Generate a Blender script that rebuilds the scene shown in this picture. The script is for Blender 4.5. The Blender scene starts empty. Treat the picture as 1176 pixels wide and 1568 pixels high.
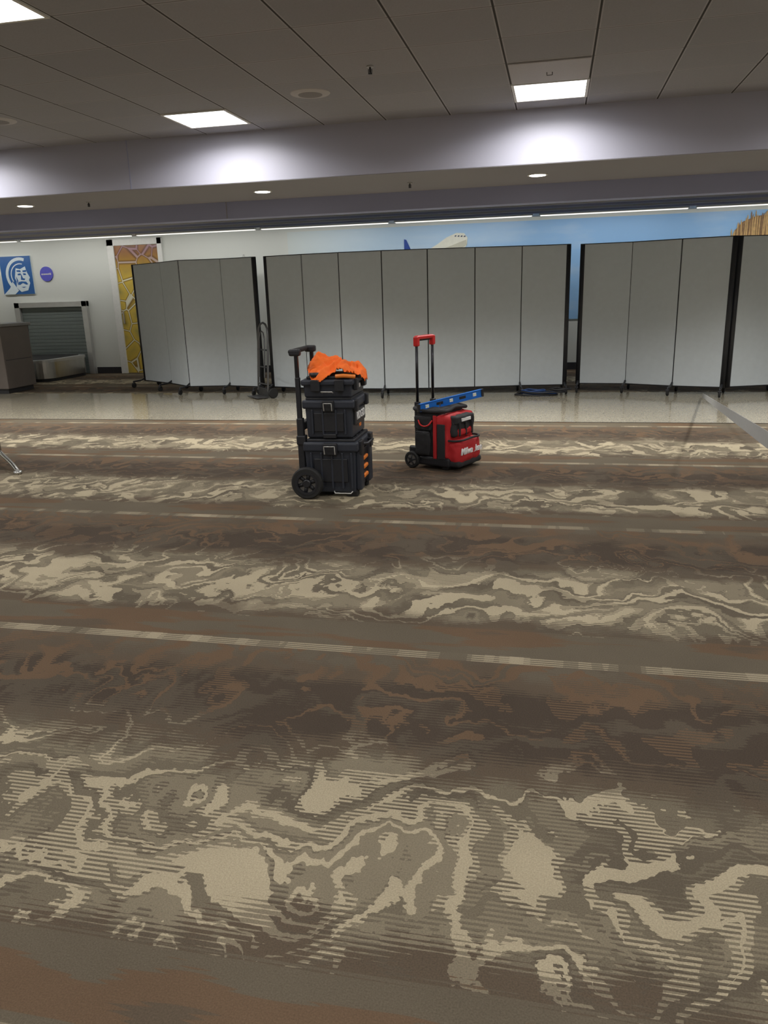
import bpy, bmesh, math, random
from mathutils import Vector, Matrix, noise
random.seed(3)
SC=bpy.context.scene
COL=SC.collection
try:
    SC.view_settings.view_transform='Standard'
    SC.view_settings.look='None'
except Exception: pass

class NT:
    def __init__(s,name):
        s.m=bpy.data.materials.new(name); s.m.use_nodes=True
        s.t=s.m.node_tree; s.n=s.t.nodes; s.l=s.t.links
        s.b=s.n['Principled BSDF']
    def set(s,sock,v):
        if isinstance(v,bpy.types.NodeSocket): s.l.new(v,sock)
        else: sock.default_value=v
    def math(s,op,a,b=0.0,c=None,clamp=False):
        n=s.n.new('ShaderNodeMath'); n.operation=op; n.use_clamp=clamp
        s.set(n.inputs[0],a); s.set(n.inputs[1],b)
        if c is not None: s.set(n.inputs[2],c)
        return n.outputs[0]
    def pos(s):
        n=s.n.new('ShaderNodeTexCoord'); return n.outputs['Object']
    def sep(s,v):
        n=s.n.new('ShaderNodeSeparateXYZ'); s.l.new(v,n.inputs[0]); return n.outputs
    def comb(s,x,y,z=0.0):
        n=s.n.new('ShaderNodeCombineXYZ')
        for i,v in enumerate((x,y,z)): s.set(n.inputs[i],v)
        return n.outputs[0]
    def noise(s,v,scale=1,detail=2,rough=.5,dist=0):
        n=s.n.new('ShaderNodeTexNoise'); s.l.new(v,n.inputs['Vector'])
        n.inputs['Scale'].default_value=scale;n.inputs['Detail'].default_value=detail
        n.inputs['Roughness'].default_value=rough;n.inputs['Distortion'].default_value=dist
        return n.outputs['Fac']
    def ramp(s,fac,stops,interp='LINEAR'):
        n=s.n.new('ShaderNodeValToRGB'); s.l.new(fac,n.inputs[0]); r=n.color_ramp; r.interpolation=interp
        while len(r.elements)<len(stops): r.elements.new(.5)
        for e,(p,c) in zip(r.elements,stops):
            e.position=p
            e.color=(c,c,c,1) if isinstance(c,(int,float)) else (*c,1)
        return n.outputs[0]
    def mix(s,f,a,b):
        n=s.n.new('ShaderNodeMix'); n.data_type='RGBA'
        s.set(n.inputs[0],f)
        for i,v in ((6,a),(7,b)):
            s.set(n.inputs[i], (*v,1) if isinstance(v,tuple) else v)
        return n.outputs[2]
    def bump(s,h,strength=.3,dist=.01):
        n=s.n.new('ShaderNodeBump'); n.inputs['Strength'].default_value=strength; n.inputs['Distance'].default_value=dist
        s.l.new(h,n.inputs['Height']); s.l.new(n.outputs[0],s.b.inputs['Normal'])

def mat(name,col,rough=.5,metal=0,var=.08,scale=20,emit=None,bump=0,spec=None):
    k=NT(name); p=k.pos(); f=k.noise(p,scale,3)
    a=tuple(max(0,c*(1-var)) for c in col); b=tuple(min(1,c*(1+var)) for c in col)
    c=k.mix(f,a,b); k.l.new(c,k.b.inputs['Base Color'])
    k.b.inputs['Roughness'].default_value=rough; k.b.inputs['Metallic'].default_value=metal
    if spec is not None: k.b.inputs['Specular IOR Level'].default_value=spec
    if emit:
        k.b.inputs['Emission Color'].default_value=(*emit[0],1); k.b.inputs['Emission Strength'].default_value=emit[1]
    if bump: k.bump(f,bump,.005)
    return k.m

def empty(name,loc=(0,0,0),rz=0,parent=None,scale=None):
    o=bpy.data.objects.new(name,None); COL.objects.link(o); o.location=loc; o.rotation_euler=(0,0,rz); o.empty_display_size=.1
    if parent: o.parent=parent
    if scale: o.scale=scale
    return o
def addmesh(name,me,m,parent=None,loc=(0,0,0),rot=(0,0,0)):
    o=bpy.data.objects.new(name,me); COL.objects.link(o); o.location=loc; o.rotation_euler=rot
    if m: me.materials.append(m)
    if parent: o.parent=parent
    return o
def box(name,lo,hi,m,parent=None,bev=0,seg=2,rot=(0,0,0),taper=None,absolute=False):
    lo=Vector(lo);hi=Vector(hi);c=(lo+hi)/2;d=(hi-lo)
    bm=bmesh.new(); bmesh.ops.create_cube(bm,size=1)
    for v in bm.verts:
        k=1
        if taper and v.co.z<0: k=taper
        v.co=Vector((v.co.x*d.x*k,v.co.y*d.y*k,v.co.z*d.z))
        if absolute: v.co+=c
    if bev: bmesh.ops.bevel(bm,geom=list(bm.edges),offset=bev,segments=seg,affect='EDGES',profile=.5)
    me=bpy.data.meshes.new(name); bm.to_mesh(me); bm.free()
    return addmesh(name,me,m,parent,(0,0,0) if absolute else c,rot)
def sbox(name,lo,hi,m,parent=None): return box(name,lo,hi,m,parent,absolute=True)
def softbox(name,lo,hi,m,parent,bev=.03,amp=.008,bulge=.0,seed=0):
    lo=Vector(lo);hi=Vector(hi);c=(lo+hi)/2;d=(hi-lo)
    bm=bmesh.new(); bmesh.ops.create_cube(bm,size=1)
    bmesh.ops.subdivide_edges(bm,edges=list(bm.edges),cuts=13,use_grid_fill=True)
    for v in bm.verts:
        p=Vector((v.co.x*d.x,v.co.y*d.y,v.co.z*d.z))
        q=Vector([max(-d[i]/2+bev,min(d[i]/2-bev,p[i])) for i in range(3)])
        n=p-q
        if n.length>1e-6: n.normalize(); p=q+n*bev
        else: n=Vector((0,0,0))
        k=max(0,1-abs(2*v.co.y)**2)*max(0,1-abs(2*v.co.z)**2)
        p+=n*(amp*noise.noise(Vector((p.x*14+seed,p.y*14,p.z*14)))*1.6+amp*.6*noise.noise(Vector((p.x*40,p.y*40+seed,p.z*40)))+bulge*k)
        v.co=p
    for f in bm.faces:f.smooth=True
    me=bpy.data.meshes.new(name); bm.to_mesh(me); bm.free()
    return addmesh(name,me,m,parent,c)
def cyl(name,p0,p1,r,m,parent=None,seg=24,r2=None,bev=0):
    p0=Vector(p0);p1=Vector(p1);d=p1-p0
    bm=bmesh.new(); bmesh.ops.create_cone(bm,cap_ends=True,segments=seg,radius1=r,radius2=r if r2 is None else r2,depth=d.length)
    if bev:
        es=[e for e in bm.edges if len(e.link_faces)==2 and any(len(f.verts)>4 for f in e.link_faces)]
        bmesh.ops.bevel(bm,geom=es,offset=bev,segments=2,affect='EDGES')
    q=d.to_track_quat('Z','Y').to_matrix().to_4x4()
    bmesh.ops.transform(bm,matrix=Matrix.Translation((p0+p1)/2)@q,verts=bm.verts)
    for f in bm.faces: f.smooth=len(f.verts)==4
    me=bpy.data.meshes.new(name); bm.to_mesh(me); bm.free()
    return addmesh(name,me,m,parent)
def tube(name,pts,r,m,parent=None,res=6,cyclic=False,smooth=False):
    cu=bpy.data.curves.new(name,'CURVE');cu.dimensions='3D';cu.bevel_depth=r;cu.bevel_resolution=res;cu.use_fill_caps=True
    sp=cu.splines.new('BEZIER' if smooth else 'POLY')
    if smooth:
        sp.bezier_points.add(len(pts)-1)
        for b,p in zip(sp.bezier_points,pts): b.co=p;b.handle_left_type=b.handle_right_type='AUTO'
    else:
        sp.points.add(len(pts)-1)
        for b,p in zip(sp.points,pts): b.co=(*p,1)
    sp.use_cyclic_u=cyclic
    o=bpy.data.objects.new(name,cu)
    dg=bpy.context.evaluated_depsgraph_get()
    COL.objects.link(o); dg.update()
    me=bpy.data.meshes.new_from_object(o.evaluated_get(dg)); bpy.data.objects.remove(o)
    for f in me.polygons: f.use_smooth=True
    me.name=name
    return addmesh(name,me,m,parent)
def text(name,body,size,m,parent,loc,rot,ext=.001,align='CENTER',shear=0):
    cu=bpy.data.curves.new(name,'FONT');cu.body=body;cu.size=size;cu.extrude=ext;cu.align_x=align;cu.align_y='CENTER';cu.shear=shear;cu.offset=size*.02
    o=bpy.data.objects.new(name,cu);COL.objects.link(o)
    dg=bpy.context.evaluated_depsgraph_get();dg.update()
    me=bpy.data.meshes.new_from_object(o.evaluated_get(dg)); bpy.data.objects.remove(o); me.name=name
    return addmesh(name,me,m,parent,loc,rot)
def poly(name,pts,th,m,parent,org,ax,ay):
    ax=Vector(ax);ay=Vector(ay);n=ax.cross(ay).normalized();org=Vector(org)
    bm=bmesh.new()
    vs=[bm.verts.new(org+ax*p[0]+ay*p[1]) for p in pts]
    f=bm.faces.new(vs); r=bmesh.ops.extrude_face_region(bm,geom=[f])
    bmesh.ops.translate(bm,verts=[v for v in r['geom'] if isinstance(v,bmesh.types.BMVert)],vec=n*th)
    bmesh.ops.recalc_face_normals(bm,faces=bm.faces); bmesh.ops.triangulate(bm,faces=bm.faces)
    me=bpy.data.meshes.new(name);bm.to_mesh(me);bm.free()
    return addmesh(name,me,m,parent)
def lathe(name,prof,m,parent,p0,axis,seg=32):
    bm=bmesh.new();rows=[]
    for r,a in prof:
        rows.append([bm.verts.new((r*math.cos(2*math.pi*i/seg),r*math.sin(2*math.pi*i/seg),a)) for i in range(seg)])
    closed=prof[0]==prof[-1]
    if closed: rows[-1]=rows[0]
    for a,b in zip(rows,rows[1:]):
        for i in range(seg): bm.faces.new((a[i],a[(i+1)%seg],b[(i+1)%seg],b[i]))
    if not closed: bm.faces.new(rows[0][::-1]);bm.faces.new(rows[-1])
    bmesh.ops.delete(bm,geom=[v for v in bm.verts if not v.link_faces],context='VERTS')
    q=Vector(axis).to_track_quat('Z','Y').to_matrix().to_4x4()
    bmesh.ops.transform(bm,matrix=Matrix.Translation(p0)@q,verts=bm.verts)
    bmesh.ops.recalc_face_normals(bm,faces=bm.faces)
    me=bpy.data.meshes.new(name);bm.to_mesh(me);bm.free()
    return addmesh(name,me,m,parent)

# ---------------------------------------------------------------- materials
def carpet_mat():
    k=NT('carpet_woodgrain'); P=k.pos(); s=k.sep(P); x,y=s[0],s[1]
    M=k.math
    def sc(a,b,c=0.0): return k.comb(M('MULTIPLY',x,a),M('MULTIPLY',y,b),c)
    def cn(sock): return M('SUBTRACT',sock,.5)
    wx=cn(k.noise(sc(2.2,2.3,11.),1,2,.5)); wy=cn(k.noise(sc(2.5,1.9,23.),1,2,.5))
    sx=cn(k.noise(sc(8,7,31.),1,3,.6)); sy=cn(k.noise(sc(10,7,43.),1,3,.6))
    X=M('ADD',x,M('ADD',M('MULTIPLY',wx,.60),M('MULTIPLY',sx,.14)))
    Y=M('ADD',y,M('ADD',M('MULTIPLY',wy,1.05),M('MULTIPLY',sy,.24)))
    g=k.noise(k.comb(M('MULTIPLY',X,1.15),M('MULTIPLY',Y,2.0),1.3),1,1.5,.5)
    G=M('ADD',M('MULTIPLY',g,9.0),M('MULTIPLY',Y,.6))
    ring=M('MULTIPLY',M('PINGPONG',G,.5),2.0)
    fr=M('FRACT',M('MULTIPLY',y,58.0))
    tri=M('SUBTRACT',M('ABSOLUTE',M('SUBTRACT',fr,.5)),.25)
    sq=M('GREATER_THAN',fr,.5)
    p=M('FRACT',M('DIVIDE',M('SUBTRACT',2.96+19.0,y),1.9))
    hn=k.noise(sc(1.6,2.2,9.),1,2)
    hw=k.ramp(hn,[(.42,.04),(.52,.16),(.64,.40)])
    bias=k.ramp(p,[(0,.50),(.15,.48),(.30,.40),(.42,.38),(.52,.47),(.68,.525),(.78,.48),(.86,.36),(.92,.5),(1,.5)])
    R=M('ADD',ring,M('MULTIPLY',M('SUBTRACT',bias,.5),2.6))
    solid=M('GREATER_THAN',R,M('ADD',.52,hw))
    hat=M('GREATER_THAN',R,M('SUBTRACT',.58,M('MULTIPLY',hw,.45)))
    fig=M('MAXIMUM',solid,M('MULTIPLY',hat,sq))
    blot=k.noise(k.comb(M('MULTIPLY',X,2.4),M('MULTIPLY',Y,3.6),5.),1,2)
    cutA=M('GREATER_THAN',blot,.42); cutH=M('MULTIPLY',M('GREATER_THAN',blot,.36),sq)
    fig=M('MULTIPLY',fig,M('MAXIMUM',cutA,cutH))
    pj=M('ADD',p,M('ADD',M('MULTIPLY',wy,.26),M('MULTIPLY',sy,.10)))
    pj=M('ADD',pj,M('MULTIPLY',tri,.10))
    rust=(.128,.084,.052); dark=(.066,.050,.037); olive=(.152,.128,.090); beige=(.385,.33,.228); brown=(.100,.076,.053); dol=(.112,.093,.067)
    A=k.ramp(pj,[(0,dol),(.05,brown),(.14,dark),(.37,brown),(.44,olive),(.80,brown),(.88,dol)],'CONSTANT')
    st2=M('GREATER_THAN',M('ADD',k.noise(k.comb(M('MULTIPLY',X,1.8),M('MULTIPLY',Y,7.),8.),1,2),M('MULTIPLY',tri,.2)),.55)
    A=k.mix(M('MULTIPLY',st2,.7),A,(.098,.080,.058))
    st3=M('GREATER_THAN',M('ADD',k.noise(k.comb(M('MULTIPLY',X,1.7),M('MULTIPLY',Y,5.0),18.),1,2),M('MULTIPLY',sq,.06)),.56)
    zone=M('MULTIPLY',M('GREATER_THAN',pj,.44),M('LESS_THAN',pj,.80))
    A=k.mix(M('MULTIPLY',M('MULTIPLY',st3,zone),.9),A,(.215,.183,.128))
    B=k.ramp(pj,[(0,rust),(.34,brown),(.38,(.20,.168,.118)),(.45,beige),(.80,(.20,.168,.118)),(.88,rust)],'CONSTANT')
    c=k.mix(fig,A,B)
    band=M('GREATER_THAN',M('ADD',p,M('ADD',M('MULTIPLY',tri,.03),M('MULTIPLY',wy,.03))),.85)
    bn=M('ADD',k.noise(k.comb(M('MULTIPLY',x,1.1),M('MULTIPLY',y,5.5),4.),1,2),M('MULTIPLY',tri,.06))
    bandc=k.ramp(bn,[(.0,(.118,.098,.070)),(.52,rust),(.66,brown)],'CONSTANT')
    c=k.mix(band,c,bandc)
    st=M('MAXIMUM',M('GREATER_THAN',p,.984),M('LESS_THAN',p,.019))
    sn=M('ADD',k.noise(k.comb(M('MULTIPLY',x,4.0),M('MULTIPLY',y,.3),2.2),1,2),M('MULTIPLY',sq,.16))
    sc2=k.ramp(sn,[(0,(.125,.104,.074)),(.57,(.21,.178,.126)),(.63,(.32,.272,.19))],'CONSTANT')
    c=k.mix(st,c,sc2)
    f1=k.noise(P,230,2,.6); f2=k.noise(P,2.2,3)
    v=M('ADD',M('MULTIPLY',f1,.9),M('MULTIPLY',f2,.4)); v=M('ADD',v,.35)
    vm=k.n.new('ShaderNodeVectorMath');vm.operation='SCALE';k.l.new(c,vm.inputs[0]);k.l.new(v,vm.inputs['Scale'])
    k.l.new(vm.outputs[0],k.b.inputs['Base Color'])
    k.b.inputs['Roughness'].default_value=.95;k.b.inputs['Specular IOR Level'].default_value=.15
    k.bump(f1,.5,.006)
    return k.m
def terrazzo_mat():
    k=NT('terrazzo_polished');P=k.pos()
    v=k.n.new('ShaderNodeTexVoronoi');k.l.new(P,v.inputs['Vector']);v.inputs['Scale'].default_value=110
    w=k.sep(v.outputs['Color'])
    c=k.ramp(w[0],[(0,(.20,.178,.135)),(.25,(.29,.262,.20)),(.6,(.345,.31,.24)),(.9,(.42,.39,.30))])
    k.l.new(c,k.b.inputs['Base Color']);k.b.inputs['Roughness'].default_value=.11
    return k.m
TG=.62
def ceiling_mat():
    k=NT('ceiling_tiles');P=k.pos();s=k.sep(P);M=k.math
    def line(v,off,w):
        f=M('FRACT',M('DIVIDE',M('SUBTRACT',v,off),TG))
        return M('LESS_THAN',M('MINIMUM',f,M('SUBTRACT',1.0,f)),w)
    ox=.205-TG*40;oy=7.64-TG*40
    lx=line(s[0],ox,.011);ly=line(s[1],oy,.008)
    ex=line(s[0],ox,.026);ey=line(s[1],oy,.026)
    cell=k.comb(M('FLOOR',M('DIVIDE',M('SUBTRACT',s[0],ox),TG)),M('FLOOR',M('DIVIDE',M('SUBTRACT',s[1],oy),TG)))
    w=k.n.new('ShaderNodeTexWhiteNoise');k.l.new(cell,w.inputs[0])
    sp=k.noise(P,90,3,.7)
    base=k.mix(sp,(.34,.345,.375),(.45,.455,.495))
    base=k.mix(M('MULTIPLY',w.outputs[0],.30),base,(.27,.275,.305))
    c=k.mix(M('MAXIMUM',ex,ey),base,(.48,.485,.51))
    c=k.mix(lx,c,(.05,.048,.046)); c=k.mix(M('MULTIPLY',ly,.7),c,(.08,.075,.07))  # dark grid lines paint in the shadow of the tile reveals
    k.l.new(c,k.b.inputs['Base Color']);k.b.inputs['Roughness'].default_value=.9
    k.bump(sp,.2,.004)
    return k.m
def paint(name,col,speck=.04,rough=.55):
    return mat(name,col,rough,var=speck,scale=120,bump=.05)
M_carpet=carpet_mat();M_terr=terrazzo_mat();M_ceil=ceiling_mat()
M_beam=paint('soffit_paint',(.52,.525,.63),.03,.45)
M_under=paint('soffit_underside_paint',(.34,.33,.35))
M_cove=paint('cove_paint',(.55,.55,.56))
M_fascia=paint('fascia_paint',(.40,.43,.62))
M_cream=paint('wall_paint_cream',(.74,.76,.71))
M_blackpl=mat('plastic_black',(.018,.019,.023),.42,var=.25,scale=60,bump=.08)
M_navy=mat('plastic_charcoal',(.028,.033,.046),.4,var=.2,scale=80,bump=.1)
M_rub=mat('rubber_black',(.014,.014,.014),.75,var=.2)
M_orange=mat('orange_plastic',(.80,.22,.03),.4)
M_metal=mat('brushed_steel',(.62,.61,.58),.28,1,.1,8)
M_satin=mat('satin_steel',(.55,.55,.53),.35,.55,.1,8)
M_dmetal=mat('dark_metal',(.05,.05,.055),.35,.9)
M_red=mat('red_ballistic_fabric',(.46,.013,.017),.7,var=.2,scale=200,bump=.3)
M_redp=mat('red_plastic',(.60,.02,.02),.35)
M_blkfab=mat('black_ballistic_fabric',(.020,.020,.022),.85,var=.3,scale=200,bump=.3)
M_white=mat('white_print',(.85,.85,.85),.5)
M_trim=mat('white_trim',(.82,.82,.78),.4)
M_panel=mat('panel_grey_fabric',(.56,.61,.64),.8,var=.05,scale=14,bump=.1)
M_glow=mat('light_lens',(1,1,1),.4,emit=((1,.98,.96),6))
M_down=mat('downlight_lens',(1,1,1),.4,emit=((1,.95,.85),9))
M_line=mat('linear_lens',(1,1,1),.4,emit=((1,.97,.9),1.0))

# ---------------------------------------------------------------- camera
cd=bpy.data.cameras.new('camera');cam=bpy.data.objects.new('camera',cd);COL.objects.link(cam)
cam.location=(0,0,1.5);cam.rotation_euler=(1.29039,.02962,.21226)
cd.sensor_fit='HORIZONTAL';cd.sensor_width=36;cd.lens=36*1180/1176;cd.clip_end=200
SC.camera=cam

# ---------------------------------------------------------------- room shell
XL,XR,YF,YB=-13.0,8.0,-7.0,14.7
sbox('floor',(XL,YF,-.1),(XR,8.9,0),M_carpet)
sbox('floor_terrazzo',(XL,8.9,-.1),(XR,11.5,-.001),M_terr)
sbox('floor_back',(XL,11.5,-.1),(XR,YB,0),M_carpet)
sbox('trim_1',(XL,8.885,-.005),(XR,8.905,.004),mat('edge_strip',(.05,.04,.03),.5))
HC=3.07
sbox('ceiling',(XL,YF,HC),(XR,8.02,HC+.1),M_ceil)
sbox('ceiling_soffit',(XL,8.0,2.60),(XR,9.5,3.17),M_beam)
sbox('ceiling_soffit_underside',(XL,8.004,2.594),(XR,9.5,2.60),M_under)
sbox('ceiling_fascia',(XL,9.5,2.40),(XR,9.72,3.17),M_fascia)
sbox('ceiling_back',(XL,9.72,2.66),(XR,YB,2.76),M_cove)
for i,(xx) in enumerate((-4.42,-10.5)):
    sbox('trim_seam_%d'%i,(xx,7.996,2.60),(xx+.008,8.0,3.07),M_fascia)
sbox('trim_3',(-4.0,9.494,2.40),(-3.992,9.5,2.60),M_under)
for i in range(8):
    yy=10.5+i*.42
    sbox('trim_cove_%d'%i,(XL,yy,2.61),(XR,yy+.05,2.66),M_fascia if i%2 else M_cove)
sbox('wall_back',(XL,YB,0),(XR,YB+.15,3.17),M_cream)
sbox('wall_left',(XL-.15,YF,0),(XL,YB,3.17),M_cream)
sbox('wall_right',(XR,YF,0),(XR+.15,YB,3.17),M_cream)
sbox('wall_front',(XL,YF-.15,0),(XR,YF,3.17),paint('wall_paint_tan',(.45,.42,.38)))
M_base=mat('baseboard_dark',(.03,.03,.035),.5)
sbox('baseboard_back',(-9.34,YB-.02,0),(-8.78,YB,.13),M_base)
sbox('baseboard_back_right',(-7.58,YB-.02,0),(XR,YB,.13),M_base)

def troffer(cx,cy):
    e=empty('recessed_light_panel',(cx,cy,HC))
    a=.287;b=.31
    for j,(lo,hi) in enumerate([((-b,-b),(b,-a)),((-b,a),(b,b)),((-b,-a),(-a,a)),((a,-a),(b,a))]):
        box('frame_%d'%j,(lo[0],lo[1],-.012),(hi[0],hi[1],.0),M_trim,e)
    box('lens',(-a,-a,-.006),(a,a,-.001),M_glow,e)
    l=bpy.data.lights.new('lamp','AREA');l.shape='SQUARE';l.size=.55;l.energy=22.5;l.color=(1,.975,.945);l.spread=math.radians(158)
    o=bpy.data.objects.new('lamp',l);COL.objects.link(o);o.parent=e;o.location=(0,0,-.012)
for i in range(-2,4):
    for j in range(0,5):
        troffer(-3.205+3.10*i,7.33-3.10*j)
def downlight(cx,cy,z):
    e=empty('recessed_downlight',(cx,cy,z))
    lathe('rim',[(.085,0),(.105,0),(.105,.008),(.085,.008),(.085,0)],M_trim,e,(0,0,-.008),(0,0,1))
    cyl('lens',(0,0,-.010),(0,0,-.004),.083,M_down,e)
    l=bpy.data.lights.new('lamp','SPOT');l.energy=340;l.spot_size=math.radians(132);l.spot_blend=1;l.color=(1,.98,.94);l.shadow_soft_size=.08
    o=bpy.data.objects.new('lamp',l);COL.objects.link(o);o.parent=e;o.location=(0,0,-.03)
for i in range(-4,3): downlight(-.23+3.0*i,8.73,2.594)
def strip(cx,y,z,L=2.35):
    e=empty('linear_ceiling_light',(cx,y,z))
    box('housing',(-L/2,-.05,0),(L/2,.05,.045),M_trim,e,.004)
    box('lens',(-L/2+.02,-.042,-.012),(L/2-.02,.042,0),M_line,e)
    l=bpy.data.lights.new('lamp','AREA');l.shape='RECTANGLE';l.size=L-.1;l.size_y=.08;l.energy=11.5;l.color=(1,.99,.96)
    o=bpy.data.objects.new('lamp',l);COL.objects.link(o);o.parent=e;o.location=(0,0,-.02);o.rotation_euler=(.45,0,0)
for i in range(8): strip(-11.4+2.45*i,13.9,2.615)
M_spk=mat('speaker_white',(.56,.55,.55),.6);M_spm=mat('speaker_mesh',(.28,.27,.27),.7,scale=300,var=.5)
for (sx,sy) in ((-2.03,6.76),(-4.98,6.76)):
    e=empty('ceiling_speaker',(sx,sy,HC))
    lathe('grille',[(.09,-.012),(.125,-.012),(.16,-.004),(.165,.0)],M_spk,e,(0,0,0),(0,0,1))
    cyl('cone_cover',(0,0,-.013),(0,0,-.010),.10,M_spm,e)
def sprinkler(x,y,z):
    e=empty('fire_sprinkler',(x,y,z))
    cyl('escutcheon',(0,0,-.008),(0,0,0),.026,M_satin,e)
    cyl('stem',(0,0,-.045),(0,0,0),.007,M_dmetal,e)
    cyl('deflector',(0,0,-.053),(0,0,-.05),.015,M_dmetal,e)
    tube('yoke',[(-.012,0,-.02),(-.012,0,-.045),(0,0,-.05),(.012,0,-.045),(.012,0,-.02)],.003,M_dmetal,e,2)
sprinkler(-1.38,6.14,HC);sprinkler(-1.57,8.75,2.594);sprinkler(-5.4,8.75,2.594)
e=empty('air_return_grille',(-.105,6.71,HC))
box('face',(-.30,-.30,-.010),(.30,.30,0),mat('return_lit_tone',(.52,.51,.53),.6,scale=250,var=.2),e,.004)  # face coloured paler than the tiles to paint in the light it catches
tube('clip',[(-.02,0,-.01),(-.02,0,-.03),(.02,0,-.03),(.02,0,-.01)],.003,M_dmetal,e,2)

# ---------------------------------------------------------------- back wall features
def mural_mat():
    k=NT('sky_mural');s=k.sep(k.pos());M=k.math
    g=k.ramp(M('MULTIPLY_ADD',s[0],.12,.6),[(0,(.72,.78,.76)),(.25,(.50,.68,.86)),(.6,(.32,.57,.90)),(1,(.30,.55,.88))])
    cl=k.ramp(k.noise(k.comb(M('MULTIPLY',s[0],.5),0.0,M('MULTIPLY',s[2],2.)),1,4),[(.5,0),(.75,.6)])
    c=k.mix(cl,g,(.75,.85,.92))
    k.l.new(c,k.b.inputs['Base Color']);k.b.inputs['Roughness'].default_value=.5
    return k.m
e=empty('sky_mural',(0,YB-.012,0))
sbox('mural_sheet',(-5.0,-.006,.9),(XR-.1,.006,2.60),mural_mat(),e)
M_plane=mat('mural_plane_white',(.85,.84,.72),.5);M_tail=mat('mural_tail_navy',(.02,.07,.35),.5);M_win=mat('mural_window',(.08,.10,.16),.4)
o=(0,-.012,0);AX=((1,0,0),(0,0,1))
poly('plane_fuselage',[(-2.62,2.08),(-2.35,2.16),(-2.15,2.27),(-1.98,2.38),(-1.80,2.45),(-1.66,2.44),(-1.60,2.36),(-1.61,2.24),(-1.70,2.12),(-1.95,1.98),(-2.4,1.95)],.004,M_plane,e,o,*AX)
poly('plane_tail',[(-2.76,2.38),(-2.72,2.37),(-2.60,2.12),(-2.76,2.08)],.004,M_tail,e,o,*AX)
poly('plane_stripe',[(-2.30,2.10),(-1.62,2.33),(-1.61,2.24),(-1.9,2.10)],.003,mat('mural_plane_shade',(.62,.60,.48),.5),e,(0,-.017,0),*AX)
for i in range(4): poly('plane_window_%d'%i,[(-1.83+i*.055,2.405-i*.004),(-1.80+i*.055,2.412-i*.004),(-1.80+i*.055,2.39-i*.004),(-1.83+i*.055,2.385-i*.004)],.004,M_win,e,(0,-.019,0),*AX)
M_wheat=mat('mural_golden_grass',(.62,.40,.16),.6,var=.4,scale=20);M_wheat2=mat('mural_brown_grass',(.28,.16,.07),.6,var=.5,scale=30)
poly('grass_field',[(2.85,1.6),(2.88,2.28),(3.0,2.42),(3.2,2.50),(3.6,2.53),(4.6,2.45),(5.0,2.3),(5.0,1.6)],.003,M_wheat2,e,(0,-.012,0),*AX)
for i in range(110):
    bx=2.84+i*.018; hh=2.24+min(1,i/16)*.26+random.uniform(-.07,.07); lean=random.uniform(-.05,.05)
    poly('grass_blade_%d'%i,[(bx-.014,1.7),(bx+.014,1.7),(bx+lean+.008,hh),(bx+lean,hh+.03),(bx+lean-.008,hh-.02)],.003,M_wheat if i%3 else M_wheat2,e,(0,-.017-.0002*(i%7),0),*AX)
e=empty('dome_fixture',(-5.75,14.3,2.07))
lathe('dome',[(.13,0),(.14,.03),(.11,.07),(.06,.10),(.02,.115),(.012,.15)],mat('dome_grey',(.35,.35,.33),.4),e,(0,0,0),(0,0,1))
cyl('pole',(0,0,-2.07),(0,0,0),.03,M_dmetal,e)

e=empty('wall_sign_portrait',(-10.9,YB-.02,2.015))
M_sblue=mat('sign_blue',(.03,.13,.38),.4);M_swh=mat('sign_pale',(.72,.82,.86),.4)
box('board',(-.36,-.01,-.375),(.36,.02,.375),M_swh,e)
A3=AX
def arc(cx,cz,r0,r1,a0,a1,n=16):
    o1=[(cx+r1*math.cos(a0+(a1-a0)*i/n),cz+r1*math.sin(a0+(a1-a0)*i/n)) for i in range(n+1)]
    i1=[(cx+r0*math.cos(a0+(a1-a0)*i/n),cz+r0*math.sin(a0+(a1-a0)*i/n)) for i in range(n+1)]
    return o1+i1[::-1]
poly('field',[(-.36,-.375),(.36,-.375),(.36,.375),(-.36,.375)],.004,M_sblue,e,(0,-.011,0),*A3)
poly('hood_ring_outer',arc(.10,.0,.29,.35,1.2,3.9),.004,M_swh,e,(0,-.016,0),*A3)
poly('hood_ring_inner',arc(.10,.0,.215,.235,1.3,3.7),.004,M_swh,e,(0,-.016,0),*A3)
poly('face',[(.0,.14),(.10,.12),(.22,.17),(.25,.05),(.30,-.05),(.27,-.10),(.29,-.16),(.26,-.22),(.22,-.30),(.06,-.33),(-.04,-.24),(-.02,-.12),(-.05,-.05)],.004,M_swh,e,(0,-.016,0),*A3)
for i,pts in enumerate([[(.01,.10),(.10,.10),(.11,.06),(.02,.07)],[(.15,.09),(.24,.10),(.23,.06),(.16,.06)],[(.03,.03),(.10,.04),(.10,.0),(.03,.0)],[(.16,.04),(.22,.03),(.22,.0),(.16,.0)],[(.11,.03),(.14,-.06),(.19,-.07),(.17,-.10),(.09,-.09)],[(.03,-.13),(.10,-.12),(.20,-.13),(.24,-.18),(.20,-.19),(.12,-.15),(.05,-.19),(.01,-.18)],[(-.02,-.02),(.02,-.10),(.0,-.2)],[(.07,-.23),(.19,-.23),(.13,-.25)]]):
    poly('feature_%d'%i,pts,.003,M_sblue,e,(0,-.021,0),*A3)
poly('collar',[(-.36,-.375),(-.1,-.375),(.0,-.3),(-.12,-.12),(-.2,-.25)],.003,M_swh,e,(0,-.016,0),*A3)
e=empty('round_wall_sign',(-10.22,YB-.01,2.02))
cyl('disc',(0,-.015,0),(0,.01,0),.145,mat('sign_violet',(.12,.12,.60),.4),e,40)
text('lettering','oneworld',.058,M_white,e,(0,-.018,0),(math.pi/2,0,0))
e=empty('door_1',(-8.18,YB,0))
box('frame_left',(-.585,-.06,0),(-.44,0,2.62),M_trim,e,.006)
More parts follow.
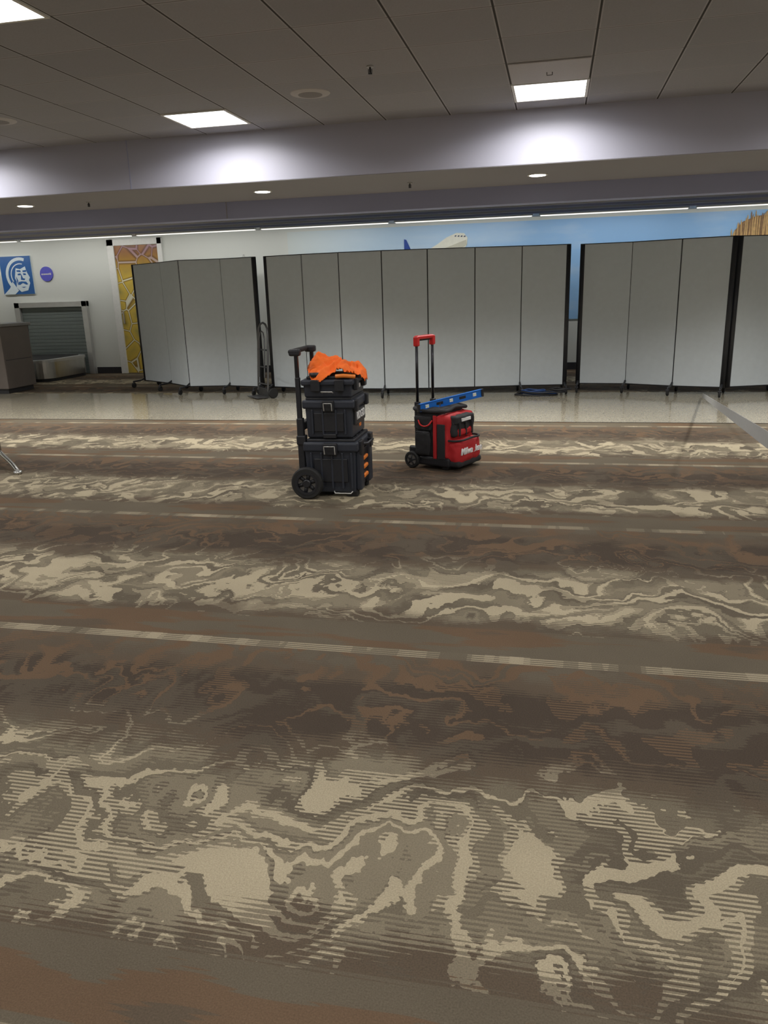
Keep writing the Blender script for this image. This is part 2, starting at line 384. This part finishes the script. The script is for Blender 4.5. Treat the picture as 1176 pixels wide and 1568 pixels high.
box('frame_right',(.50,-.06,0),(.60,0,2.62),M_trim,e,.006)
box('frame_top',(-.585,-.06,2.50),(.60,0,2.62),M_trim,e,.006)
def door_mat():
    k=NT('door_yellow_pattern');P=k.pos()
    v=k.n.new('ShaderNodeTexVoronoi');k.l.new(P,v.inputs['Vector']);v.inputs['Scale'].default_value=2.8;v.feature='DISTANCE_TO_EDGE'
    m=k.ramp(v.outputs[0],[(0,(.85,.84,.70)),(.02,(.80,.76,.5)),(.03,(.25,.14,.03)),(.08,(.72,.52,.08)),(.25,(.62,.46,.09)),(.5,(.34,.30,.10))])
    s=k.sep(P)
    g=k.ramp(k.math('MULTIPLY_ADD',s[2],.40,.50),[(0,(1,1,1)),(.74,(1,1,1)),(.95,(.45,.25,.36))])
    n=k.n.new('ShaderNodeMix');n.data_type='RGBA';n.blend_type='MULTIPLY';n.inputs[0].default_value=1;k.l.new(m,n.inputs[6]);k.l.new(g,n.inputs[7])
    k.l.new(n.outputs[2],k.b.inputs['Base Color']);k.b.inputs['Roughness'].default_value=.35
    return k.m
box('leaf',(-.44,-.03,.01),(.50,-.005,2.50),door_mat(),e)
box('handle',(-.40,-.07,1.0),(-.37,-.03,1.25),M_metal,e,.006)

e=empty('roller_shutter',(-10.2,YB,0))
box('frame_left',(-.84,-.09,0),(-.72,0,1.47),M_satin,e,.006)
box('frame_right',(.72,-.09,0),(.84,0,1.47),M_satin,e,.006)
box('frame_top',(-.84,-.09,1.36),(.84,0,1.47),M_satin,e,.006)
M_shut=mat('shutter_grey',(.20,.23,.22),.45,.2)
box('backing',(-.72,-.018,0),(.72,0,1.36),M_shut,e)
for i in range(19): box('slat_%d'%i,(-.72,-.026,.005+i*.071),(.72,-.012,.005+i*.071+.066),M_shut,e,.005)
e=empty('baggage_conveyor',(-10.15,13.75,0))
def rounded(name,x0,x1,y0,y1,z0,z1,r,m,e):
    pts=[]
    for cx,cy,a in ((x1-r,y1-r,0),(x0+r,y1-r,1),(x0+r,y0+r,2),(x1-r,y0+r,3)):
        for i in range(9):
            t=(a+i/8)*math.pi/2; pts.append((cx+r*math.cos(t),cy+r*math.sin(t)))
    return poly(name,pts,z1-z0,m,e,(0,0,z0),(1,0,0),(0,1,0))
rounded('base',-.70,.74,-.62,.80,.0,.06,.28,M_base,e)
rounded('apron',-.72,.77,-.66,.80,.06,.36,.30,M_metal,e)
rounded('top_rim',-.74,.79,-.68,.80,.36,.41,.30,M_satin,e)
rounded('belt',-.62,.60,-.55,.80,.41,.416,.22,M_rub,e)
e=empty('baggage_scale',(-9.93,12.78,0))
box('plinth',(-.33,-.2,0),(.33,.2,.42),M_satin,e,.03)
box('back_plate',(-.33,.15,.42),(.24,.2,1.08),M_satin,e,.02)
box('platform',(-.31,-.19,.42),(.31,.14,.45),M_dmetal,e,.006)
cyl('display_post',(.29,.17,.42),(.29,.17,.95),.02,M_satin,e)
box('display',(.22,.12,.95),(.36,.2,1.08),M_dmetal,e,.01)
e=empty('check_in_counter',(-9.58,11.75,0))
M_lam=mat('laminate_taupe',(.165,.14,.125),.45,var=.12,scale=5)
box('body',(-.75,-.32,.08),(.60,.42,1.10),M_lam,e,.01)
box('kick',(-.73,-.28,0),(.56,.38,.08),M_base,e)
box('worktop',(-.78,-.36,1.10),(.64,.45,1.15),mat('worktop_grey',(.28,.275,.27),.3),e,.012)
box('side_reveal',(.598,-.28,.55),(.604,.38,.56),M_base,e)
box('notice_plate',(-.05,-.327,.52),(.50,-.32,.92),mat('notice_grey',(.42,.41,.41),.4),e,.004)
M_nc=mat('notice_cell',(.16,.15,.16),.5)
for i in range(3):
    for j in range(3): box('notice_cell_%d_%d'%(i,j),(-.02+i*.17,-.331,.56+j*.115),(.12+i*.17,-.326,.65+j*.115),M_nc,e)

# ---------------------------------------------------------------- room divider partitions
def divider(pts,feet):
    cx=sum(p[0] for p in pts)/len(pts);cy=sum(p[1] for p in pts)/len(pts)
    e=empty('portable_room_divider',(cx,cy,0))
    L=[Vector((p[0]-cx,p[1]-cy,0)) for p in pts]
    for i,(a,b) in enumerate(zip(L,L[1:])):
        d=(b-a);ln=d.length;an=math.atan2(d.y,d.x);c=(a+b)/2
        o=box('panel_%d'%i,(-ln/2+.006,-.022,.11),(ln/2-.006,.022,2.03),M_panel,e,.006);o.location=(c.x,c.y,1.07);o.rotation_euler=(0,0,an)
        for nm,z0,z1 in (('cap',2.025,2.036),('sill',.10,.116)):
            o=box('%s_%d'%(nm,i),(-ln/2+.004,-.024,z0),(ln/2-.004,.024,z1),M_dmetal,e);o.location=(c.x,c.y,(z0+z1)/2);o.rotation_euler=(0,0,an)
    for i,p in enumerate(L):
        end=not(0<i<len(L)-1)
        cyl('hinge_%d'%i,(p.x,p.y,.10),(p.x,p.y,2.035),.036 if end else .008,M_blackpl,e,12)
    for i in feet:
        p=L[i];q=L[min(i+1,len(L)-1)]-L[max(i-1,0)];n=Vector((-q.y,q.x,0)).normalized()
        for sgn,k in ((1,'a'),(-1,'b')):
            t=p+n*.24*sgn
            tube('foot_%d%s'%(i,k),[(p.x,p.y,.16),(p.x+n.x*.08*sgn,p.y+n.y*.08*sgn,.12),(t.x,t.y,.105)],.014,M_blackpl,e,3)
            cyl('caster_stem_%d%s'%(i,k),(t.x,t.y,.06),(t.x,t.y,.12),.012,M_dmetal,e,10)
            q2=q.normalized()*.014
            cyl('caster_wheel_%d%s'%(i,k),(t.x-q2.x,t.y-q2.y,.042),(t.x+q2.x,t.y+q2.y,.042),.042,M_rub,e,16,bev=.005)
            box('caster_fork_%d%s'%(i,k),(t.x-.022,t.y-.022,.062),(t.x+.022,t.y+.022,.086),M_dmetal,e,.004)
    return e
divider([(-6.98,12.42),(-6.22,11.93),(-5.70,11.50),(-5.04,11.58),(-4.44,11.42)],[0,1,2,3,4])
divider([(-4.25,11.42),(-3.63,11.24),(-3.05,11.14),(-2.42,11.12),(-1.78,11.18),(-1.13,11.31),(-.49,11.45),(.14,11.53)],[0,3,6,7])
divider([(.34,11.68),(1.0,11.62),(1.6,11.33),(2.21,11.15)],[0,1,2,3])
divider([(2.285,11.20),(2.92,11.42),(3.5,11.25)],[1,2])

e=empty('coiled_power_cable',(-.25,11.2,0));Mb=mat('cable_blue',(.02,.06,.20),.45);Mk=mat('cable_black',(.015,.015,.018),.5)
for j,(mm,rx,ry,ox) in enumerate(((Mk,.30,.12,.0),(Mb,.24,.10,.04),(Mk,.32,.13,.08),(Mb,.16,.09,-.03),(Mk,.15,.08,.34))):
    tube('loop_%d'%j,[(ox+rx*math.cos(t*.52)*(1+.05*math.sin(t*3+j)),ry*math.sin(t*.52),.014+.018*j+.006*math.sin(t*2)) for t in range(12)],.011,mm,e,3,True,True)

# hand truck
e=empty('hand_truck',(-4.28,11.0,0),math.radians(-46))
M_gm=mat('grey_tube',(.16,.16,.165),.35,.8)
def ht(x,y,z): return (x,y+.07*z,z)
W=.18
tube('outer_frame',[ht(-W,0,.10),ht(-W,0,.92),ht(-W*.86,0,1.01),ht(-W*.5,0,1.07),ht(0,0,1.09),ht(W*.5,0,1.07),ht(W*.86,0,1.01),ht(W,0,.92),ht(W,0,.10)],.015,M_gm,e,4)
tube('inner_handle',[ht(-W*.55,-.02,.30),ht(-W*.55,-.02,.86),ht(-W*.3,-.02,.95),ht(0,-.02,.97),ht(W*.3,-.02,.95),ht(W*.55,-.02,.86),ht(W*.55,-.02,.30)],.010,M_gm,e,4)
for i,z in enumerate((.2,.45,.7)): tube('cross_%d'%i,[ht(-W,0,z),ht(W,0,z)],.011,M_gm,e,4)
box('toe_plate',(-.19,-.18,.012),(.19,.02,.022),M_gm,e,.003)
box('toe_riser',(-.19,.005,.012),(.19,.017,.14),M_gm,e,.003)
cyl('axle',(-.22,.07,.075),(.22,.07,.075),.01,M_metal,e,12)
for s in (-1,1): cyl('wheel_%d'%(s+1),(s*.20,.07,.075),(s*.24,.07,.075),.075,M_rub,e,24,bev=.01)

# ---------------------------------------------------------------- rolling toolbox stack
e=empty('rolling_toolbox_stack',(-1.62,5.67,0),math.radians(1))
def frustum(name,x0,x1,y0,y1,z0,z1,k,m,bev=.012):
    return box(name,(x0,y0,z0),(x1,y1,z1),m,e,bev,3,taper=k)
frustum('cart_body',-.20,.19,-.235,.235,.035,.36,.95,M_navy)
box('cart_lid',(-.21,-.25,.35),(.215,.25,.425),M_navy,e,.018,3)
box('cart_lid_step',(-.185,-.225,.42),(.19,.225,.445),M_blackpl,e,.008)
for i,yy in enumerate((-.17,-.06,.06,.17)): box('lid_rib_%d'%i,(-.17,yy-.012,.44),(.17,yy+.012,.452),M_blackpl,e,.003)
for i,xx in enumerate((-.15,-.07,.01,.09,.16)): box('side_rib_%d'%i,(xx-.008,-.246,.07),(xx+.008,-.22,.345),M_navy,e,.004)
box('side_recess',(-.13,-.243,.12),(.13,-.232,.30),M_blackpl,e,.006)
box('side_latch_body',(-.05,-.268,.33),(.06,-.24,.42),M_blackpl,e,.008)
tube('side_latch_bail',[(-.035,-.275,.34),(-.035,-.285,.40),(.045,-.285,.40),(.045,-.275,.34)],.0045,M_satin,e,3)
tube('base_bar',[(.02,-.245,.05),(.03,-.262,.04),(.15,-.262,.04),(.16,-.24,.05)],.005,M_satin,e,3)
box('front_panel',(.18,-.19,.08),(.205,.19,.34),M_blackpl,e,.008)
for i,yy in enumerate((-.15,.15)): box('front_post_%d'%i,(.18,yy-.05,.05),(.225,yy+.05,.36),M_navy,e,.012)
for i,z in enumerate((.13,.20,.27)):
    box('orange_latch_%d'%i,(.20,-.07,z-.014),(.222,.06,z+.014),M_orange,e,.008)
box('front_latch_l',(.205,-.20,.32),(.235,-.12,.43),M_blackpl,e,.008)
box('front_latch_r',(.205,.12,.32),(.235,.20,.43),M_blackpl,e,.008)
tube('front_grip',[(.20,-.10,.39),(.255,-.09,.39),(.255,.09,.39),(.20,.10,.39)],.012,M_blackpl,e,4)
for s in (-1,1):
    box('foot_%d'%(s+1),(.10,s*.17-.035,0),(.19,s*.17+.035,.05),M_rub,e,.008)
M_gap=mat('rim_gap_grey',(.16,.15,.135),.8)
for s in (-1,1):
    yy=s*.29
    lathe('tire_%d'%(s+1),[(.085,-.026),(.112,-.026),(.122,-.014),(.122,.014),(.112,.026),(.085,.026),(.085,-.026)],M_rub,e,(-.175,yy,.122),(0,1,0))
    cyl('rim_back_%d'%(s+1),(-.175,yy-.006,.122),(-.175,yy+.006,.122),.086,M_gap,e,32)
    cyl('hub_%d'%(s+1),(-.175,yy-.032,.122),(-.175,yy+.032,.122),.030,M_blackpl,e,20,bev=.004)
    lathe('rim_ring_%d'%(s+1),[(.070,-.028),(.088,-.028),(.088,.028),(.070,.028),(.070,-.028)],M_blackpl,e,(-.175,yy,.122),(0,1,0))
    for q in range(6):
        a=q*math.pi/3+.3
        cyl('spoke_%d_%d'%(s+1,q),(-.175+.02*math.cos(a),yy-s*0,.122+.02*math.sin(a)),(-.175+.078*math.cos(a),yy,.122+.078*math.sin(a)),.017,M_blackpl,e,10)
cyl('axle',(-.175,-.28,.122),(-.175,.28,.122),.011,M_metal,e,12)
frustum('box2_body',-.185,.175,-.215,.215,.452,.68,.96,M_navy)
box('box2_lid',(-.205,-.23,.67),(.195,.23,.735),M_navy,e,.016,3)
box('box2_step',(-.18,-.205,.73),(.17,.205,.752),M_blackpl,e,.006)
for i,xx in enumerate((-.13,-.05,.05,.12)): box('box2_rib_%d'%i,(xx-.007,-.226,.48),(xx+.007,-.20,.665),M_navy,e,.004)
box('box2_side_recess',(-.12,-.221,.50),(.11,-.211,.64),M_blackpl,e,.005)
box('box2_side_latch',(-.045,-.246,.655),(.045,-.22,.735),M_blackpl,e,.007)
tube('box2_side_bail',[(-.03,-.25,.66),(-.03,-.26,.715),(.03,-.26,.715),(.03,-.25,.66)],.004,M_satin,e,3)
box('box2_foot_latch',(-.05,-.235,.452),(.05,-.20,.485),M_blackpl,e,.006)
for s in (-1,1):
    box('box2_front_latch_%d'%(s+1),(.18,s*.17-.03,.65),(.212,s*.17+.03,.735),M_blackpl,e,.008)
box('box2_logo_plate',(.165,-.17,.545),(.186,.17,.65),M_blackpl,e,.004)
text('box2_logo','RIDGID',.08,M_white,e,(.1875,0.01,.60),(math.pi/2,0,math.pi/2))
text('box2_logo_sub','PRO',.035,M_orange,e,(.182,.0,.52),(math.pi/2,0,math.pi/2))
frustum('box3_body',-.19,.175,-.215,.215,.752,.85,.97,M_navy)
box('box3_lid',(-.205,-.23,.84),(.19,.23,.885),M_navy,e,.014,3)
for s,xx in (('a',-.09),('b',.09)):
    box('box3_latch_'+s,(xx-.035,-.246,.80),(xx+.035,-.22,.885),M_blackpl,e,.006)
tube('box3_bail',[(-.04,-.236,.79),(-.04,-.262,.80),(.04,-.262,.80),(.04,-.236,.79)],.005,M_satin,e,3)
for s in (-1,1): box('box3_front_latch_%d'%(s+1),(.175,s*.13-.035,.80),(.208,s*.13+.035,.885),M_blackpl,e,.008)
box('box3_badge',(.176,-.06,.80),(.18,.06,.83),M_white,e)
box('top_tray',(-.17,-.19,.885),(.16,.19,.905),M_blackpl,e,.006)
tube('orange_tool_grip',[(.06,-.20,.905),(.12,-.21,.91),(.20,-.18,.90)],.015,M_orange,e,4)
cyl('tape_roll',(-.10,-.20,.905),(-.10,-.20,.935),.04,M_blackpl,e,24)
for s,yy in (('near',-.20),('far',.20)):
    box('post_base_'+s,(-.255,yy-.026,.10),(-.205,yy+.026,.60),M_blackpl,e,.008)
    box('post_mid_'+s,(-.250,yy-.018,.58),(-.215,yy+.018,.90),M_blackpl,e,.006)
    box('post_top_'+s,(-.248,yy-.014,.88),(-.220,yy+.014,1.09),M_dmetal,e,.005)
    box('corner_'+s,(-.285,yy-.028,1.055),(-.20,yy+.028,1.105),M_blackpl,e,.014,3)
    box('bracket_'+s,(-.26,yy-.035,.40),(-.19,yy+.035,.47),M_blackpl,e,.008)
    box('bracket_low_'+s,(-.26,yy-.035,.10),(-.18,yy+.035,.22),M_blackpl,e,.01)
cyl('handle_grip',(-.272,-.21,1.085),(-.272,.21,1.085),.019,M_rub,e,20)
box('handle_bridge',(-.262,-.20,.50),(-.21,.20,.56),M_blackpl,e,.01)

def vest():
    n=100;bm=bmesh.new();g=[]
    def h(x,y):
        z=.0
        for cx,cy,sx,sy,a in ((-.11,-.02,.08,.12,.140),(.02,.04,.08,.13,.10),(.08,-.08,.08,.10,.065),(-.13,.10,.06,.08,.07),(.14,.08,.05,.10,.05)):
            z+=a*math.exp(-((x-cx)/sx)**2-((y-cy)/sy)**2)
        w=noise.noise(Vector((x*9,y*9,1.)))
        fold=(1-abs(noise.noise(Vector((x*13+3*w,y*8+2*w,4.)))))**4
        fold2=(1-abs(noise.noise(Vector((x*25+2*w,y*16,7.)))))**5
        return .896+z*.80+.042*fold+.014*fold2+.02*w
    for i in range(n):
        row=[]
        for j in range(n):
            u=i/(n-1)*2-1;v=j/(n-1)*2-1
            x=-.015+u*.235+.02*noise.noise(Vector((u*2,v*2,1)));y=v*.27-.01+.02*noise.noise(Vector((u*2,v*2,5)))
            z=h(x,y)
            hang=0
            if x>.175:
                d=x-.175; hang=d*1.5; x=.175+d*.7+.03*min(1,d/.02)
            if y<-.185:
                d=-.185-y; hang=max(hang,d*1.5); y=-.185-d*.7-.03*min(1,d/.02)
            row.append(bm.verts.new((x,y,z-hang)))
        g.append(row)
    for i in range(n-1):
        for j in range(n-1):
            u=i/(n-1)*2-1;v=j/(n-1)*2-1
            a=math.atan2(v,u)
            if math.hypot(u,v)<.86+.24*noise.noise(Vector((math.cos(a)*1.6,math.sin(a)*1.6,9))): bm.faces.new((g[i][j],g[i+1][j],g[i+1][j+1],g[i][j+1]))
    bmesh.ops.delete(bm,geom=[v for v in bm.verts if not v.link_faces],context='VERTS')
    bmesh.ops.smooth_vert(bm,verts=bm.verts,factor=.5,use_axis_x=True,use_axis_y=True,use_axis_z=True)
    for f in bm.faces:f.smooth=True
    me=bpy.data.meshes.new('cloth');bm.to_mesh(me);bm.free()
    ev=empty('orange_safety_vest',(0,0,0)); ev.parent=e
    o=addmesh('cloth',me,mat('hi_vis_orange_fabric',(1.0,.17,.012),.75,var=.1,scale=60),ev)
    md=o.modifiers.new('s','SOLIDIFY');md.thickness=.003;md.offset=1
    return ev
vest()

# ---------------------------------------------------------------- rolling tool bag
root=empty('rolling_tool_bag',(-.921,6.622,0),math.radians(-25))
e=empty('fabric_shell',(0,0,0),parent=root,scale=(1.2,1,1))
c3=empty('chassis',(-.035,0,0),parent=root)
Wd=.215
box('base_tray',(-.15,-Wd,.03),(.15,Wd,.11),M_blackpl,e,.02,3)
softbox('main_body',(-.14,-Wd+.01,.09),(.06,Wd-.01,.52),M_blkfab,e,.035,.008,.004,1)
softbox('red_front_body',(.02,-Wd,.10),(.14,Wd,.47),M_red,e,.035,.009,.006,3)
tube('rim',[(-.14,-.2,.51),(-.02,-.205,.50),(.07,-.2,.505),(.085,-.1,.50),(.08,0,.515),(.085,.1,.51),(.07,.2,.50),(-.04,.205,.515),(-.14,.2,.51),(-.15,0,.515)],.016,M_blkfab,e,4,True,True)
softbox('lower_pocket',(.08,-.19,.05),(.215,.19,.265),M_red,e,.04,.008,.010,5)
tube('lower_pocket_piping',[(.10,-.195,.262),(.19,-.18,.262),(.222,0,.268),(.19,.18,.262),(.10,.195,.262)],.009,M_blkfab,e,4,False,True)
softbox('lower_pocket_base',(.08,-.195,.03),(.222,.195,.09),M_blkfab,e,.025,.003,.0,6)
text('bag_logo','Milwaukee',.078,M_white,e,(.226,0,.165),(math.pi/2,0,math.pi/2),ext=.004,shear=.25)
softbox('upper_pocket',(.11,-.165,.285),(.168,.165,.43),M_blkfab,e,.022,.006,.006,7)
softbox('upper_pocket_red',(.13,-.115,.29),(.178,.115,.350),M_red,e,.016,.003,.005,8)
softbox('upper_flap',(.11,-.155,.39),(.178,.155,.46),M_blkfab,e,.018,.004,.003,9)
box('label',(.178,-.07,.412),(.186,.07,.438),M_white,e)
for i,yy in enumerate((-.10,.0,.10)): box('webbing_%d'%i,(.176,yy-.010,.29),(.186,yy+.010,.40),M_blkfab,e,.002)
for s in (-1,1):
    q='near' if s<0 else 'far'
    y0=s*Wd
    box('side_red_strap_'+q,(.022,min(y0,y0+s*.012),.10),(.050,max(y0,y0+s*.012),.47),M_red,e,.004)
    box('side_black_panel_'+q,(.056,min(y0,y0+s*.012),.10),(.120,max(y0,y0+s*.012),.40),M_blkfab,e,.004)
    softbox('side_pocket_'+q,(-.12,min(y0-.01,y0+s*.035),.12),(.0,max(y0-.01,y0+s*.035),.33),M_blkfab,e,.018,.005,.004,11)
    softbox('side_pouch_'+q,(-.13,min(y0-.01,y0+s*.022),.34),(.01,max(y0-.01,y0+s*.022),.46),M_blkfab,e,.014,.006,.004,13)
    box('side_pocket_trim_'+q,(-.115,min(y0,y0+s*.036),.318),(-.005,max(y0,y0+s*.036),.326),M_dmetal,e,.003)
    tube('side_carry_strap_'+q,[(-.10,y0+s*.015,.43),(-.06,y0+s*.04,.385),(-.01,y0+s*.04,.385),(.02,y0+s*.015,.43)],.006,M_redp,e,3,smooth=True)
    yy=s*.235
    lathe('tire_'+q,[(.05,-.02),(.066,-.02),(.074,-.01),(.074,.01),(.066,.02),(.05,.02),(.05,-.02)],M_rub,c3,(-.15,yy,.074),(0,1,0),28)
    cyl('rim_'+q,(-.15,yy-.014,.074),(-.15,yy+.014,.074),.050,M_gap,c3,24,bev=.004)
    cyl('hub_'+q,(-.15,yy-.024,.074),(-.15,yy+.024,.074),.018,M_blackpl,c3,16)
    for q2 in range(5):
        a=q2*math.pi*.4+.2
        cyl('spoke_%s_%d'%(q,q2),(-.15,yy+s*.012,.074),(-.15+.048*math.cos(a),yy+s*.012,.074+.048*math.sin(a)),.008,M_blackpl,c3,8)
    box('wheel_guard_'+q,(-.20,min(y0,y0-s*.03),.09),(-.11,max(y0,y0-s*.03),.19),M_blackpl,c3,.02,3)
    box('foot_'+q,(.12,s*.15-.03,0),(.18,s*.15+.03,.04),M_rub,c3,.008)
cyl('axle',(-.15,-.23,.074),(-.15,.23,.074),.01,M_metal,c3,12)
for i,yy in enumerate((-.12,.12)):
    box('post_base_%d'%i,(-.185,yy-.022,.09),(-.145,yy+.022,.56),M_blackpl,c3,.006)
    cyl('post_%d'%i,(-.165,yy,.55),(-.165,yy,1.09),.0125,M_dmetal,c3,14)
    box('grip_corner_%d'%i,(-.188,yy-.022,1.03),(-.142,yy+.022,1.115),M_redp,c3,.012,3)
box('grip',(-.192,-.13,1.085),(-.142,.13,1.12),M_redp,c3,.015,3)
box('grip_pad',(-.185,-.07,1.075),(-.150,.07,1.092),M_rub,c3,.006)
box('rear_plate',(-.165,-.17,.09),(-.12,.17,.52),M_blackpl,c3,.01)
for i,(xx,yy,m_,hh) in enumerate(((-.08,-.10,M_blackpl,.56),(-.03,-.05,M_blackpl,.56),(-.09,.03,M_blackpl,.57),(-.02,.09,M_redp,.555),(-.07,.13,M_satin,.56),(-.10,-.15,M_blackpl,.56))):
    cyl('tool_handle_%d'%i,(xx,yy,.45),(xx+.01,yy+.01,hh),.014,m_,e,14,r2=.011,bev=.003)
M_lb=mat('level_blue',(.01,.16,.62),.35);M_vial=mat('vial_yellow',(.6,.85,.2),.1)
lv=empty('spirit_level',(0,0,0)); lv.parent=root
a=Vector((-.105,-.24,.524));b=Vector((.155,.37,.597));d=(b-a);Ln=d.length
fr=empty('level_frame',(0,0,0))
fr.parent=lv;fr.location=(a+b)/2;fr.rotation_mode='QUATERNION'
fr.rotation_quaternion=d.to_track_quat('X','Z')
h2=Ln/2
box('web',(-h2,-.006,-.026),(h2,.006,.032),M_lb,fr,.002)
box('flange_top',(-h2,-.012,.030),(h2,.012,.036),M_lb,fr,.001)
box('flange_bottom',(-h2,-.012,-.032),(h2,.012,-.026),M_lb,fr,.001)
for i,xx in enumerate((-h2,h2)): box('end_cap_%d'%i,(xx-.012,-.013,-.032),(xx+.012,.013,.036),M_blackpl,fr,.003)
for i,xx in enumerate((-.25,-.0,.25)):
    box('vial_window_%d'%i,(xx-.018,-.0085,-.012),(xx+.018,.0085,.018),M_white,fr,.003)
    cyl('vial_%d'%i,(xx-.017,0,.003),(xx+.017,0,.003),.009,M_vial,fr,12)
for i,xx in enumerate((-.12,.12)): box('hand_hole_%d'%i,(xx-.035,-.0075,-.010),(xx+.035,.0075,.016),M_blackpl,fr,.003)

# ---------------------------------------------------------------- airport bench
e=empty('airport_bench',(-5.25,6.40,0),math.radians(139))
M_al=mat('cast_aluminium',(.55,.55,.54),.25,1)
M_seat=mat('bench_vinyl',(.05,.055,.065),.5)
for j,yy in enumerate((0.0,1.1)):
    tube('foot_arch_%d'%j,[(-.72,yy,.03),(-.62,yy,.05),(-.45,yy,.070),(-.2,yy,.085),(.02,yy,.10),(.15,yy,.08),(.32,yy,.05),(.42,yy,.03)],.02,M_al,e,4,smooth=True)
    cyl('foot_pad_%d'%j,(-.72,yy,0),(-.72,yy,.03),.035,M_al,e,20)
    cyl('foot_pad_b%d'%j,(.42,yy,0),(.42,yy,.03),.035,M_al,e,20)
    cyl('leg_%d'%j,(.02,yy,.08),(.02,yy,.38),.025,M_al,e,16)
box('beam',(-.02,-.05,.35),(.06,1.8,.41),M_al,e,.01)
for j in range(3):
    y0=.02+j*.6
    box('seat_%d'%j,(-.17,y0,.41),(.29,y0+.54,.46),M_seat,e,.02,3)
    box('back_%d'%j,(.25,y0,.46),(.30,y0+.54,.92),M_seat,e,.02,3,rot=(0,.2,0))
for j in range(4):
    y0=-.02+j*.6
    tube('armrest_%d'%j,[(.25,y0,.42),(.23,y0,.62),(.15,y0,.65),(-.02,y0,.65),(-.08,y0,.62),(-.06,y0,.42)],.014,M_al,e,4)

# ---------------------------------------------------------------- stanchion belt
e=empty('queue_stanchion',(.95,1.45,0))
lathe('base',[(.17,0),(.175,.01),(.16,.025),(.05,.04),(.03,.05)],M_metal,e,(0,0,0),(0,0,1),40)
cyl('post',(0,0,.04),(0,0,.93),.03,M_metal,e,24)
cyl('head',(0,0,.93),(0,0,1.05),.036,M_blackpl,e,24,bev=.006)
def ribbon(name,pts,w,m,parent):
    bm=bmesh.new();pr=None
    n=24;P=[]
    for i in range(n+1):
        t=i/n*(len(pts)-1);k=min(int(t),len(pts)-2);P.append(Vector(pts[k]).lerp(Vector(pts[k+1]),t-k))
    for i,p in enumerate(P):
        a=bm.verts.new(p+Vector((0,0,w/2)));b=bm.verts.new(p-Vector((0,0,w/2)))
        if pr: bm.faces.new((pr[0],a,b,pr[1]))
        pr=(a,b)
    me=bpy.data.meshes.new(name);bm.to_mesh(me);bm.free()
    o=addmesh(name,me,m,parent);md=o.modifiers.new('s','SOLIDIFY');md.thickness=.002;return o
ribbon('belt',[(-.03,0.03,.99),(-.25,1.28,.983),(.98,9.45,.035)],.055,mat('belt_grey',(.42,.43,.43),.5),e)

w=bpy.data.worlds.new('world');SC.world=w;w.use_nodes=True
w.node_tree.nodes['Background'].inputs[0].default_value=(.5,.5,.52,1);w.node_tree.nodes['Background'].inputs[1].default_value=.3
